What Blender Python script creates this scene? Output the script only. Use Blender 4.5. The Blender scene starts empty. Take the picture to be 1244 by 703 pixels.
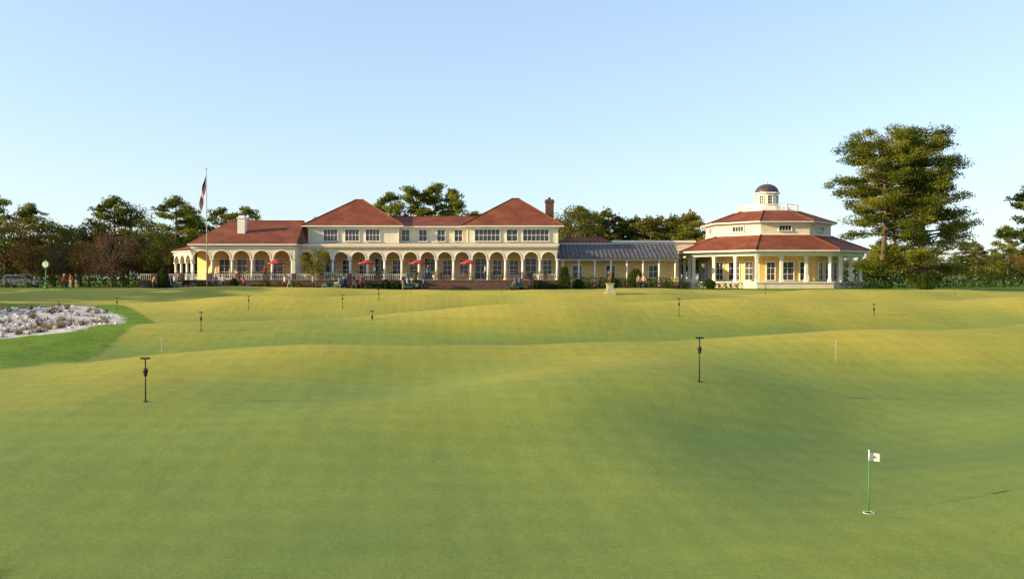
import bpy, bmesh, math, random
import numpy as np
from mathutils import Vector, Matrix
random.seed(7)
scene = bpy.context.scene
COL = scene.collection
CAMZ = 2.8

# ------------------------------------------------------------------ materials
def new_mat(name):
    m = bpy.data.materials.new(name); m.use_nodes = True
    nt = m.node_tree
    for n in list(nt.nodes): nt.nodes.remove(n)
    out = nt.nodes.new('ShaderNodeOutputMaterial')
    b = nt.nodes.new('ShaderNodeBsdfPrincipled')
    nt.links.new(b.outputs[0], out.inputs[0])
    return m, nt, b, out
def mixrgb(nt, fac, a, b, mode='MIX'):
    n = nt.nodes.new('ShaderNodeMix'); n.data_type = 'RGBA'; n.blend_type = mode
    for s, v in ((n.inputs[0], fac), (n.inputs[6], a), (n.inputs[7], b)):
        if isinstance(v, bpy.types.NodeSocket): nt.links.new(v, s)
        elif isinstance(v, (tuple, list)): s.default_value = (*v[:3], 1)
        else: s.default_value = v
    return n.outputs[2]
def mth(nt, op, a, b=None, c=None, clamp=False):
    n = nt.nodes.new('ShaderNodeMath'); n.operation = op; n.use_clamp = clamp
    for i, v in enumerate((a, b, c)):
        if v is None: continue
        if isinstance(v, bpy.types.NodeSocket): nt.links.new(v, n.inputs[i])
        else: n.inputs[i].default_value = v
    return n.outputs[0]
def noise(nt, vec, scale, detail=4, rough=.55, dim='3D'):
    n = nt.nodes.new('ShaderNodeTexNoise'); n.inputs['Scale'].default_value = scale
    n.inputs['Detail'].default_value = detail; n.inputs['Roughness'].default_value = rough
    if vec is not None: nt.links.new(vec, n.inputs['Vector'])
    return n.outputs['Fac']
def ramp(nt, fac, stops):
    n = nt.nodes.new('ShaderNodeValToRGB'); e = n.color_ramp.elements
    while len(e) < len(stops): e.new(.5)
    for el, (p, c) in zip(e, stops):
        el.position = p; el.color = (*c, 1) if isinstance(c, (tuple, list)) else (c, c, c, 1)
    nt.links.new(fac, n.inputs[0]); return n.outputs[0]
def bump(nt, h, strength, dist, target):
    n = nt.nodes.new('ShaderNodeBump'); n.inputs['Strength'].default_value = strength
    n.inputs['Distance'].default_value = dist
    nt.links.new(h, n.inputs['Height']); nt.links.new(n.outputs[0], target.inputs['Normal'])
def smat(name, col, rough=.7, var=.12, scale=3., bmp=.0, metal=0., spec=.3):
    m, nt, b, o = new_mat(name)
    tc = nt.nodes.new('ShaderNodeTexCoord').outputs['Object']
    f = noise(nt, tc, scale, 5, .6)
    c2 = tuple(max(0, c * (1 - var * 2)) for c in col)
    c1 = tuple(min(1, c * (1 + var)) for c in col)
    nt.links.new(ramp(nt, f, [(.3, c2), (.7, c1)]), b.inputs['Base Color'])
    b.inputs['Roughness'].default_value = rough; b.inputs['Metallic'].default_value = metal
    b.inputs['Specular IOR Level'].default_value = spec
    if bmp: bump(nt, noise(nt, tc, scale * 6, 4), bmp, .02, b)
    return m
M = {}
M['white'] = smat('white_paint', (.76, .72, .64), .6, .06, 1.5)
M['cream'] = smat('cream_stucco', (.70, .62, .46), .85, .08, 1.2, .3)
M['yellow'] = smat('warm_yellow_wall', (.68, .47, .19), .8, .10, 1.2)
M['ceil'] = smat('porch_ceiling', (.64, .47, .24), .8, .05)
M['pave'] = smat('terrace_paving', (.25, .15, .11), .9, .2, 2)
M['metalroof'] = smat('standing_seam_metal', (.115, .105, .11), .65, .2, 1.0, spec=.2)
M['dark'] = smat('dark_metal', (.02, .018, .016), .5, .1)
M['bronze'] = smat('bronze', (.22, .13, .04), .45, .2, 8, metal=.6)
M['stone'] = smat('pale_stone', (.45, .39, .29), .9, .15, 4, .4)
M['copper'] = smat('dome_slate', (.07, .05, .06), .4, .25, 3)
M['pole'] = smat('painted_pole', (.7, .7, .68), .4, .03)
M['greenpaint'] = smat('green_paint', (.05, .22, .05), .5, .05)
M['red'] = smat('red_canvas', (.42, .045, .03), .8, .1)
M['blue'] = smat('blue_cloth', (.02, .03, .12), .8, .1)
M['flagwhite'] = smat('flag_white_cloth', (.45, .42, .42), .8, .1)
M['teak'] = smat('teak_wood', (.25, .14, .07), .7, .2, 9)
M['rubber'] = smat('tyre_rubber', (.02, .02, .02), .8, .1)
M['car'] = smat('car_paint', (.28, .30, .33), .25, .02, spec=.6)
M['cart'] = smat('cart_paint', (.04, .10, .06), .35, .05, spec=.5)
M['rock'] = smat('pale_rock', (.60, .57, .53), .9, .3, 4, .5)
M['flower'] = smat('flower_petals', (.6, .12, .05), .8, .4, 30)
m, nt, b, o = new_mat('window_glass'); M['glass'] = m
b.inputs['Base Color'].default_value = (.03, .035, .04, 1); b.inputs['Roughness'].default_value = .08
b.inputs['Specular IOR Level'].default_value = .5
# brick
m, nt, b, o = new_mat('brick'); M['brick'] = m
tc = nt.nodes.new('ShaderNodeTexCoord').outputs['Object']
mp = nt.nodes.new('ShaderNodeMapping'); mp.inputs['Rotation'].default_value = (math.pi / 2, 0, 0)
nt.links.new(tc, mp.inputs[0])
bt = nt.nodes.new('ShaderNodeTexBrick'); nt.links.new(mp.outputs[0], bt.inputs[0])
bt.inputs['Color1'].default_value = (.13, .055, .035, 1); bt.inputs['Color2'].default_value = (.075, .035, .027, 1)
bt.inputs['Mortar'].default_value = (.16, .13, .10, 1); bt.inputs['Scale'].default_value = 2.2
bt.inputs['Mortar Size'].default_value = .012
nt.links.new(mixrgb(nt, .6, bt.outputs[0], ramp(nt, noise(nt, tc, .8, 4), [(.35, .45), (.65, 1.)]), 'MULTIPLY'), b.inputs['Base Color']); b.inputs['Roughness'].default_value = .9
# red tile roof
m, nt, b, o = new_mat('red_roof_tiles'); M['roof'] = m
g = nt.nodes.new('ShaderNodeNewGeometry').outputs['Position']
n1 = noise(nt, g, .5, 5, .65); n2 = noise(nt, g, 5, 3, .6)
c = ramp(nt, n1, [(.3, (.155, .042, .022)), (.5, (.215, .06, .03)), (.72, (.30, .10, .045))])
c = mixrgb(nt, .5, c, ramp(nt, n2, [(.3, .3), (.7, 1.0)]), 'MULTIPLY')
sx = nt.nodes.new('ShaderNodeSeparateXYZ'); nt.links.new(g, sx.inputs[0])
saw = mth(nt, 'FRACT', mth(nt, 'MULTIPLY', sx.outputs[2], 5.5))
c = mixrgb(nt, .6, c, ramp(nt, saw, [(0, .45), (.25, 1.0)]), 'MULTIPLY')
nt.links.new(c, b.inputs['Base Color']); b.inputs['Roughness'].default_value = .8; b.inputs['Specular IOR Level'].default_value = .2
bump(nt, saw, .6, .04, b)
# bark
m, nt, b, o = new_mat('bark'); M['bark'] = m
g = nt.nodes.new('ShaderNodeNewGeometry').outputs['Position']
mp = nt.nodes.new('ShaderNodeMapping'); mp.inputs['Scale'].default_value = (5, 5, 1); nt.links.new(g, mp.inputs[0])
f = noise(nt, mp.outputs[0], 1.5, 5, .7)
nt.links.new(ramp(nt, f, [(.35, (.05, .032, .022)), (.65, (.17, .105, .07))]), b.inputs['Base Color'])
b.inputs['Roughness'].default_value = .95; bump(nt, f, .8, .08, b)
def leafmat(name, dark, mid, light, trans=.35):
    m = bpy.data.materials.new(name); m.use_nodes = True; nt = m.node_tree
    for n in list(nt.nodes): nt.nodes.remove(n)
    o = nt.nodes.new('ShaderNodeOutputMaterial')
    a = nt.nodes.new('ShaderNodeAttribute'); a.attribute_name = 'tint'
    g = nt.nodes.new('ShaderNodeNewGeometry').outputs['Position']
    f = mth(nt, 'ADD', mth(nt, 'MULTIPLY', a.outputs['Fac'], .8), mth(nt, 'MULTIPLY', noise(nt, g, .35, 3), .3), clamp=True)
    c = ramp(nt, f, [(.1, dark), (.5, mid), (.95, light)])
    d = nt.nodes.new('ShaderNodeBsdfDiffuse'); t = nt.nodes.new('ShaderNodeBsdfTranslucent')
    nt.links.new(c, d.inputs[0]); nt.links.new(c, t.inputs[0])
    mx = nt.nodes.new('ShaderNodeMixShader'); mx.inputs[0].default_value = trans
    nt.links.new(d.outputs[0], mx.inputs[1]); nt.links.new(t.outputs[0], mx.inputs[2])
    nt.links.new(mx.outputs[0], o.inputs[0]); return m
M['pine'] = leafmat('pine_needles', (.035, .05, .011), (.12, .145, .02), (.28, .27, .035), .4)
M['oak'] = leafmat('oak_leaves', (.03, .04, .012), (.085, .10, .022), (.18, .165, .035), .4)
M['oak2'] = leafmat('turning_oak_leaves', (.06, .045, .018), (.16, .11, .03), (.28, .18, .05), .4)
M['autumn'] = leafmat('autumn_leaves', (.07, .04, .028), (.15, .08, .045), (.25, .14, .07))
M['hedge'] = leafmat('hedge_leaves', (.015, .03, .01), (.035, .058, .013), (.08, .11, .022), .2)
M['lime'] = leafmat('yellow_green_leaves', (.07, .09, .018), (.18, .18, .03), (.30, .27, .045))
M['straw'] = leafmat('dry_grass', (.06, .05, .035), (.15, .11, .065), (.28, .2, .11))

# ------------------------------------------------------------------ terrain
MOUNDS = [  # x, y, sx, sy, angle deg, h
    (-3.0, 23.5, 6.5, 2.1, 18, .60), (-6.5, 30.0, 9, 2.4, 16, -.60), (-3, 37.5, 9, 2.3, 16, .80),
    (-13, 45, 7, 2.6, 20, -.45), (2.2, 18.0, 3.6, 1.8, 22, .45), (6.4, 15.2, 2.0, 3.8, -30, -.42),
    (9.8, 25.5, 4.2, 2.0, 22, .60), (7.5, 31.5, 5.5, 2.2, 15, -.55), (20, 28.5, 6, 2.8, 25, .85), (17, 36, 8, 2.4, 15, -.7),
    (12, 43, 8, 2.3, 15, .80), (28, 46, 7, 2.8, 20, .80), (3.5, 50, 9, 2.6, 15, -.6), (4, 58, 10, 2.8, 15, .85),
    (24, 55, 9, 3.0, 15, -.7), (27, 65, 12, 3.0, 15, .80), (-16, 54, 8, 2.6, 15, .65), (-18, 64, 10, 3.2, 15, -.5),
    (-20, 74, 12, 3.0, 12, .6), (8, 68, 10, 2.8, 12, -.6), (10, 77, 12, 3.0, 12, .55), (-9, 16, 3.5, 2.6, 20, .20),
    (0.5, 11, 4, 2.2, 25, -.12), (8.8, 11.0, 2.2, 1.8, 30, .22), (12, 19.5, 3, 2.2, 15, -.36), (-3.2, 13.6, 2.6, 1.5, 40, .12),
    (14, 50, 5, 2, 20, .3), (-6, 47, 4, 1.8, 30, .35), (35, 75, 10, 3, 15, .5),
    (-7.5, 36.5, 2.2, 3.5, -35, -.28), (1.0, 29.5, 2.0, 4.0, -35, -.25), (14, 30, 1.8, 4.5, -40, -.3), (22, 41, 2.2, 5, -35, -.35), (-1, 53, 2.2, 5, -35, -.35),
    (-1.6, 20.2, 1.5, 2.6, -40, -.16), (16, 60, 3, 6, -35, -.3), (-11, 68, 3, 6, -35, -.3), (30, 52, 3, 5, -35, .3),
    (-30, 80, 10, 6, 0, .35), (-46, 72, 12, 6, 0, .5)]
def H(x, y):
    x = np.asarray(x, float); y = np.asarray(y, float)
    z = .0165 * np.clip(y, -20, 96)
    u = np.zeros_like(z)
    for cx, cy, sx, sy, a, h in MOUNDS:
        a = math.radians(a); dx = x - cx; dy = y - cy
        p = dx * math.cos(a) + dy * math.sin(a); q = -dx * math.sin(a) + dy * math.cos(a)
        u = u + h * np.exp(-.5 * ((p / sx) ** 2 + (q / sy) ** 2))
    u = u + .08 * np.sin(x * .45 + .35 * y) * np.sin(y * .36 - .2 * x + 1) * np.clip(y / 25, 0, 1)
    u = u + .025 * np.sin(x * 1.1 - .5 * y + 2) * np.sin(y * .9 + .3 * x)
    fade = np.clip((92 - y) / 10, 0, 1); fade = fade * fade * (3 - 2 * fade)
    z = z + u * fade
    far = np.clip((np.abs(x) - 200) / 400, 0, 1) + np.clip((y - 400) / 800, 0, 1)
    return z - far * .5
def gz(x, y): return float(H(x, y))
def sight(bearing, drop):
    """ground point at a horizontal bearing (x/y) and depression (fall per metre)"""
    d = 6.0
    while d < 200:
        x = bearing * d
        if (CAMZ - gz(x, d)) / d <= drop: break
        d += .05
    return bearing * d, d
def sdf_poly(px, py, poly):
    P = np.array(poly, float); d = np.full(px.shape, 1e9); s = np.ones(px.shape)
    n = len(P); j = n - 1
    for i in range(n):
        e = P[j] - P[i]; wx = px - P[i, 0]; wy = py - P[i, 1]
        t = np.clip((wx * e[0] + wy * e[1]) / (e @ e), 0, 1)
        d = np.minimum(d, (wx - e[0] * t) ** 2 + (wy - e[1] * t) ** 2)
        c1 = py >= P[i, 1]; c2 = py < P[j, 1]; c3 = e[0] * wy > e[1] * wx
        fl = (c1 & c2 & c3) | (~c1 & ~c2 & ~c3); s = np.where(fl, -s, s); j = i
    return s * np.sqrt(d)
ROUGH = [(-12, -10), (-12.4, 10), (-12.9, 16), (-13.3, 21.8), (-14.2, 26.3), (-15.5, 33.5), (-16.9, 39), (-18.9, 43.5), (-22.6, 49.0),
         (-28, 55.4), (-39, 60.9), (-90, 64), (-90, -10)]
SAND = [(-17.2, 32.4), (-17.6, 35.0), (-18.9, 39.6), (-20.4, 43.2), (-22.2, 46.5), (-26.0, 50.2), (-33, 53.2), (-45, 55), (-60, 50), (-50, 29), (-25, 29.4), (-20, 30.6)]
def axis(segs):
    out = [segs[0][0]]
    for a, b, st in segs:
        n = max(1, int(round((b - a) / st))); out += list(np.linspace(a, b, n + 1)[1:])
    return np.array(out)
xs = axis([(-3500, -600, 500), (-600, -120, 40), (-120, -45, 3), (-45, -22, .6), (-22, 22, .3), (22, 50, .7), (50, 120, 4), (120, 600, 40), (600, 3500, 500)])
ys = axis([(-300, -20, 40), (-20, 4, 2), (4, 60, .22), (60, 100, .5), (100, 160, 5), (160, 600, 40), (600, 4000, 400)])
X, Y = np.meshgrid(xs, ys); Z = H(X, Y)
nx, ny = len(xs), len(ys)
me = bpy.data.meshes.new('grass_ground')
co = np.stack([X.ravel(), Y.ravel(), Z.ravel()], 1)
idx = np.arange(nx * ny).reshape(ny, nx)
q = np.stack([idx[:-1, :-1], idx[:-1, 1:], idx[1:, 1:], idx[1:, :-1]], -1).reshape(-1, 4)
def fill_mesh(me, co, q, mats=None, tint=None, smooth=False, sm=None):
    me.vertices.add(len(co)); me.vertices.foreach_set('co', co.astype(np.float32).ravel())
    me.loops.add(q.size); me.loops.foreach_set('vertex_index', q.astype(np.int32).ravel())
    me.polygons.add(len(q)); me.polygons.foreach_set('loop_start', np.arange(0, q.size, 4, dtype=np.int32))
    if mats is not None: me.polygons.foreach_set('material_index', mats.astype(np.int32))
    if smooth: me.polygons.foreach_set('use_smooth', np.ones(len(q), bool))
    if sm is not None: me.polygons.foreach_set('use_smooth', sm)
    if tint is not None:
        a = me.attributes.new('tint', 'FLOAT', 'POINT'); a.data.foreach_set('value', tint.astype(np.float32))
    me.update(calc_edges=True)
fill_mesh(me, co, q, smooth=True)
rs = sdf_poly(X.ravel(), Y.ravel(), ROUGH)
rs = np.minimum(rs, 90.5 + 1.5 * np.sin(X.ravel() / 8) - Y.ravel())
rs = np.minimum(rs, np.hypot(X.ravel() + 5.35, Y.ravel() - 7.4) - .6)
rs = np.minimum(rs, 62 - X.ravel())
ss = sdf_poly(X.ravel(), Y.ravel(), SAND)
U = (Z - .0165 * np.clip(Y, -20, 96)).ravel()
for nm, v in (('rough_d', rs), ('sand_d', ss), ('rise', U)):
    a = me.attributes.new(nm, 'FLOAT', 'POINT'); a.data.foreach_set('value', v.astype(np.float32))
ground = bpy.data.objects.new('grass_ground', me); COL.objects.link(ground)
m, nt, b, o = new_mat('golf_grass'); me.materials.append(m)
def attr(nm):
    a = nt.nodes.new('ShaderNodeAttribute'); a.attribute_name = nm; return a.outputs['Fac']
g = nt.nodes.new('ShaderNodeNewGeometry').outputs['Position']
big = noise(nt, g, .13, 4, .55); med = noise(nt, g, 1.1, 5, .6); fine = noise(nt, g, 16, 5, .75); fine2 = noise(nt, g, 90, 3, .7)
sp = nt.nodes.new('ShaderNodeSeparateXYZ'); nt.links.new(g, sp.inputs[0])
y_light = mth(nt, 'MINIMUM', mth(nt, 'MULTIPLY_ADD', sp.outputs[1], .0075, -.15), .20)  # yellower with distance: grazing light put into the turf colour
tone_light = mth(nt, 'ADD', mth(nt, 'MULTIPLY', attr('rise'), .36), mth(nt, 'MULTIPLY', big, .9))  # random tone, plus sunlit crests and shaded hollows painted in by height
tone_light = mth(nt, 'ADD', tone_light, y_light)
gc = ramp(nt, tone_light, [(.20, (.175, .255, .062)), (.42, (.255, .32, .062)), (.64, (.385, .375, .058)), (.90, (.52, .44, .07))])
gc = mixrgb(nt, .22, gc, ramp(nt, med, [(.3, .62), (.7, 1.0)]), 'MULTIPLY')
gc = mixrgb(nt, .32, gc, ramp(nt, fine, [(.35, .45), (.65, 1.0)]), 'MULTIPLY')
gc = mixrgb(nt, .36, gc, ramp(nt, fine2, [(.35, .4), (.65, 1.0)]), 'MULTIPLY')
sw1 = mth(nt, 'SINE', mth(nt, 'MULTIPLY', mth(nt, 'ADD', sp.outputs[0], mth(nt, 'MULTIPLY', sp.outputs[1], .12)), 12.0))
sw2 = mth(nt, 'SINE', mth(nt, 'MULTIPLY', mth(nt, 'ADD', sp.outputs[1], mth(nt, 'MULTIPLY', sp.outputs[0], -.05)), 8.0))
gc = mixrgb(nt, 1.0, gc, ramp(nt, mth(nt, 'MULTIPLY_ADD', mth(nt, 'ADD', sw1, sw2), .25, .5), [(0, .91), (1, 1.0)]), 'MULTIPLY')
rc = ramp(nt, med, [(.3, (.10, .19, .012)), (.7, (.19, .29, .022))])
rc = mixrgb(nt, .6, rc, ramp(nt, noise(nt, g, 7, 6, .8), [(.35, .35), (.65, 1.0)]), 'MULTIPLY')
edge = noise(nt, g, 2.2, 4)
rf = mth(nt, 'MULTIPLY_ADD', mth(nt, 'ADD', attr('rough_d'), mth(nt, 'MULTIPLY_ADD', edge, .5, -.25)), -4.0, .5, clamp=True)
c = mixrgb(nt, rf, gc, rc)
sc = ramp(nt, noise(nt, g, 1.3, 8, .85), [(.36, (.16, .13, .10)), (.46, (.46, .43, .39)), (.60, (.64, .62, .59))])
sf = mth(nt, 'MULTIPLY_ADD', mth(nt, 'ADD', attr('sand_d'), mth(nt, 'MULTIPLY_ADD', edge, 1.6, -.8)), -5.0, .5, clamp=True)
c = mixrgb(nt, sf, c, sc)
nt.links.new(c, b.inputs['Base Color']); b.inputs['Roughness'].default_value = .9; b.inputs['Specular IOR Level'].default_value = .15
hh = mth(nt, 'ADD', fine2, mth(nt, 'MULTIPLY', noise(nt, g, 12, 4, .7), mth(nt, 'MULTIPLY_ADD', rf, 7.0, .9)))
hh = mth(nt, 'ADD', hh, mth(nt, 'MULTIPLY', noise(nt, g, 1.3, 3, .5), 5.0))
bump(nt, hh, .6, .012, b)

# ------------------------------------------------------------------ mesh builder
class B:
    def __init__(s): s.v = []; s.f = []; s.m = []; s.sm = []
    def add(s, vs, fs, mi=0, smooth=False):
        o = len(s.v); s.v += [tuple(p) for p in vs]
        for f in fs: s.f.append([o + i for i in f]); s.m.append(mi); s.sm.append(smooth)
    def box(s, x0, x1, y0, y1, z0, z1, mi=0):
        s.add([(x0, y0, z0), (x1, y0, z0), (x1, y1, z0), (x0, y1, z0), (x0, y0, z1), (x1, y0, z1), (x1, y1, z1), (x0, y1, z1)],
              [(0, 3, 2, 1), (4, 5, 6, 7), (0, 1, 5, 4), (1, 2, 6, 5), (2, 3, 7, 6), (3, 0, 4, 7)], mi)
    def ob(s, F, u0, u1, n0, n1, z0, z1, mi=0):  # F=(ox,oy,angle): u along wall, n outward
        ox, oy, a = F; ux, uy = math.cos(a), math.sin(a); nx_, ny_ = uy, -ux
        P = lambda u, n, z: (ox + ux * u + nx_ * n, oy + uy * u + ny_ * n, z)
        s.add([P(u0, n1, z0), P(u1, n1, z0), P(u1, n0, z0), P(u0, n0, z0), P(u0, n1, z1), P(u1, n1, z1), P(u1, n0, z1), P(u0, n0, z1)],
              [(0, 3, 2, 1), (4, 5, 6, 7), (0, 1, 5, 4), (1, 2, 6, 5), (2, 3, 7, 6), (3, 0, 4, 7)], mi)
    def cyl(s, cx, cy, z0, z1, r0, r1=None, n=12, mi=0, rot=0., smooth=True, capb=True):
        r1 = r0 if r1 is None else r1
        vs = [(cx + r0 * math.cos(rot + 2 * math.pi * i / n), cy + r0 * math.sin(rot + 2 * math.pi * i / n), z0) for i in range(n)]
        vs += [(cx + r1 * math.cos(rot + 2 * math.pi * i / n), cy + r1 * math.sin(rot + 2 * math.pi * i / n), z1) for i in range(n)]
        s.add(vs, [(i, (i + 1) % n, n + (i + 1) % n, n + i) for i in range(n)], mi, smooth)
        o = len(s.v) - 2 * n
        if capb: s.f.append([o + i for i in reversed(range(n))]); s.m.append(mi); s.sm.append(False)
        s.f.append([o + n + i for i in range(n)]); s.m.append(mi); s.sm.append(False)
    def rod(s, p, q, r0, r1=None, n=8, mi=0):
        r1 = r0 if r1 is None else r1
        p = Vector(p); q = Vector(q); d = (q - p).normalized(); a = d.orthogonal().normalized(); c = d.cross(a)
        vs = [p + (a * math.cos(t) + c * math.sin(t)) * r0 for t in [2 * math.pi * i / n for i in range(n)]]
        vs += [q + (a * math.cos(t) + c * math.sin(t)) * r1 for t in [2 * math.pi * i / n for i in range(n)]]
        s.add(vs, [(i, (i + 1) % n, n + (i + 1) % n, n + i) for i in range(n)] + [tuple(reversed(range(n))), tuple(range(n, 2 * n))], mi, False)
    def lathe(s, cx, cy, prof, n=16, mi=0):
        vs = []
        for r, z in prof: vs += [(cx + r * math.cos(2 * math.pi * i / n), cy + r * math.sin(2 * math.pi * i / n), z) for i in range(n)]
        fs = [(k * n + i, k * n + (i + 1) % n, (k + 1) * n + (i + 1) % n, (k + 1) * n + i) for k in range(len(prof) - 1) for i in range(n)]
        s.add(vs, fs, mi, True)
    def ball(s, c, r, mi=0, n=10, k=7):
        rx, ry, rz = r if isinstance(r, (tuple, list)) else (r, r, r)
        vs = []
        for j in range(k + 1):
            th = math.pi * j / k
            vs += [(c[0] + rx * math.sin(th) * math.cos(2 * math.pi * i / n), c[1] + ry * math.sin(th) * math.sin(2 * math.pi * i / n), c[2] - rz * math.cos(th)) for i in range(n)]
        fs = [(j * n + i, j * n + (i + 1) % n, (j + 1) * n + (i + 1) % n, (j + 1) * n + i) for j in range(k) for i in range(n)]
        s.add(vs, fs, mi, True)
    def obj(s, name, mats, parent=None, loc=None, rotz=0):
        me = bpy.data.meshes.new(name); me.from_pydata(s.v, [], s.f)
        for mm in mats: me.materials.append(M[mm] if isinstance(mm, str) else mm)
        me.polygons.foreach_set('material_index', s.m); me.polygons.foreach_set('use_smooth', s.sm); me.update()
        o = bpy.data.objects.new(name, me); COL.objects.link(o)
        if parent: o.parent = parent
        if loc: o.location = loc
        o.rotation_euler[2] = rotz
        return o
def empty(name, loc=(0, 0, 0)):
    e = bpy.data.objects.new(name, None); e.location = loc; e.empty_display_size = .5; COL.objects.link(e); return e

# arcade wall: round-headed bays
def arcade(bw, bc, F, n, bay, zf, zs, ztop, t=.38, colr=.15):
    ox, oy, a = F; ux, uy = math.cos(a), math.sin(a); nx_, ny_ = uy, -ux
    P = lambda u, nn, z: (ox + ux * u + nx_ * nn, oy + uy * u + ny_ * nn, z)
    hw = bay / 2 - .2; K = 12
    for i in range(n):
        c = (i + .5) * bay
        pts = [(c - hw * math.cos(math.pi * k / K), zs + hw * math.sin(math.pi * k / K)) for k in range(K + 1)]
        vs = []
        for nn in (0, -t):
            vs += [P(u, nn, z) for u, z in pts]
            vs += [P(u, nn, ztop) for u, z in pts]
        k1 = K + 1; fs = []
        for k in range(K):
            fs += [(k, k + 1, k1 + k + 1, k1 + k), (2 * k1 + k + 1, 2 * k1 + k, 3 * k1 + k, 3 * k1 + k + 1), (k, 2 * k1 + k, 2 * k1 + k + 1, k + 1)]
        bw.add(vs, fs, 0)
        vs = []; fs = []
        for rr in (hw, hw + .12):
            vs += [P(c - rr * math.cos(math.pi * k / K), .05, zs + rr * math.sin(math.pi * k / K)) for k in range(K + 1)]
        vs += [P(c - (hw + .12) * math.cos(math.pi * k / K), 0, zs + (hw + .12) * math.sin(math.pi * k / K)) for k in range(K + 1)]
        for k in range(K): fs += [(k, k + 1, k1 + k + 1, k1 + k), (k1 + k, k1 + k + 1, 2 * k1 + k + 1, 2 * k1 + k)]
        bw.add(vs, fs, 1)
    for i in range(n + 1):
        u = i * bay
        bw.ob(F, max(0, u - .2), min(n * bay, u + .2), -t, 0, zs - .002, ztop, 0)
        x, y, _ = P(u, -t / 2, 0)
        bc.cyl(x, y, zf, zf + .16, colr + .09, n=10); bc.cyl(x, y, zf + .16, zs - .22, colr + .02, colr - .02, n=12)
        bc.cyl(x, y, zs - .22, zs - .10, colr, colr + .08, n=12)
        bc.ob(F, u - .25, u + .25, -t - .04, .04, zs - .10, zs - .004)
    bc.ob(F, -.1, n * bay + .1, .002, .10, ztop - .42, ztop - .28)
    bc.ob(F, -.2, n * bay + .2, .002, .26, ztop - .10, ztop + .06)
def window(bf, bg, F, u, z, w, h, nxp=2, nyp=2):
    u0, u1 = u - w / 2, u + w / 2
    bg.ob(F, u0, u1, .01, .03, z, z + h)
    t = .09
    bf.ob(F, u0 - t, u0, .005, .13, z - .002, z + h); bf.ob(F, u1, u1 + t, .005, .13, z - .002, z + h)
    bf.ob(F, u0 - t - .03, u1 + t + .03, .005, .16, z + h, z + h + .12); bf.ob(F, u0 - t - .05, u1 + t + .05, .005, .2, z - .11, z - .002)
    for i in range(1, nxp):
        uu = u0 + w * i / nxp; bf.ob(F, uu - .022, uu + .022, .032, .06, z, z + h)
    for i in range(1, nyp):
        zz = z + h * i / nyp; bf.ob(F, u0, u1, .032, .068, zz - .025, zz + .025)

# ------------------------------------------------------------------ clubhouse
club = empty('clubhouse', (0, 100, 1.6))
def cobj(b, name, mats):
    o = b.obj(name, mats); o.parent = club; o.matrix_parent_inverse = Matrix.Translation((0, -100, -1.6)); return o
wall, trim, glass, roof, lower, colm, brick, pave, ceil = [B() for _ in range(9)]
TZ = 2.62
FM = (-26.0, 100.0, 0.)
arcade(wall, colm, FM, 15, 2.1, TZ, 5.15, 6.85)
FL = (-38.0, 97.6, 0.)
arcade(wall, colm, FL, 5, 2.38, TZ, 5.1, 6.75)
A1 = math.atan2(97.6 - 102.4, -38.0 + 42.0); LEN = math.hypot(4.0, 4.8)
FE = (-42.0, 102.4, A1)
arcade(wall, colm, FE, 3, LEN / 3, TZ, 4.75, 6.1)
wall.box(-26.1, -25.72, 97.62, 100.4, 2.6, 6.7)
lower.box(-25.6, 5.9, 103.6, 114.9, TZ, 6.8)
lower.box(-36.5, -25.7, 101.4, 110, TZ, 6.8)
lower.add([(-40.5, 106, TZ), (-36.5, 101.4, TZ), (-36.5, 101.4, 6.2), (-40.5, 106, 6.2)], [(0, 1, 2, 3)])
FB = (-25.6, 103.6, 0.)
for i in range(15):
    u = .65 + 2.1 * i
    if u > 30.9: continue
    if i % 3 == 1:
        window(trim, glass, FB, u, TZ + .12, 1.35, 2.55, 2, 3)
    else: window(trim, glass, FB, u, TZ + .6, 1.05, 1.85, 2, 3)
FB2 = (-36.5, 101.4, 0.)
for i in range(5): window(trim, glass, FB2, 1.1 + 2.2 * i, TZ + .2, 1.2, 2.3, 2, 3)
ceil.box(-25.72, 5.5, 100.0 - .36 + .01, 103.6, 6.55, 6.72); ceil.box(-37.9, -25.9, 97.9, 101.4, 6.5, 6.66)
rb = B(); rb.add([(-26.1, 99.8, 6.93), (5.75, 99.8, 6.93), (5.75, 103.6, 7.25), (-26.1, 103.6, 7.25), (-26.1, 99.8, 6.86), (5.75, 99.8, 6.86), (5.75, 103.6, 6.86), (-26.1, 103.6, 6.86)],
    [(0, 1, 2, 3), (4, 7, 6, 5), (0, 4, 5, 1), (1, 5, 6, 2), (3, 7, 4, 0)]); 
cobj(rb, 'arcade_roof', ['stone'])
EZ = 9.25
wall.box(-25.6, -14.2, 103.5, 115, 6.81, EZ); wall.box(-5.7, 5.8, 103.5, 115, 6.81, EZ); wall.box(-14.2, -5.7, 104.3, 114.6, 6.81, EZ - .003)
FU = (0, 103.5, 0.); FU2 = (0, 104.3, 0.)
X35 = lambda px: (px - 622) * .1035
for px, w, nxp in ((402, 1.7, 4), (428, 1.7, 4), (453, 1.7, 4), (592, 3.1, 6), (622, 1.3, 2), (651, 3.2, 6)):
    window(trim, glass, FU, X35(px), 7.5, w, 1.42, nxp, 2)
for px in (493, 514, 536, 557): window(trim, glass, FU2, (px - 622) * .1043, 7.5, .95, 1.42, 2, 2)
for xx in (-25.6, -14.38, -5.7, 5.62): trim.ob(FU, xx, xx + .18, .003, .05, 6.82, EZ - .2)
trim.ob(FU, -25.7, -14.1, .003, .1, EZ - .2, EZ - .02); trim.ob(FU, -5.8, 5.9, .003, .1, EZ - .2, EZ - .02); trim.ob(FU2, -14.2, -5.7, .003, .1, EZ - .2, EZ - .02)
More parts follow.
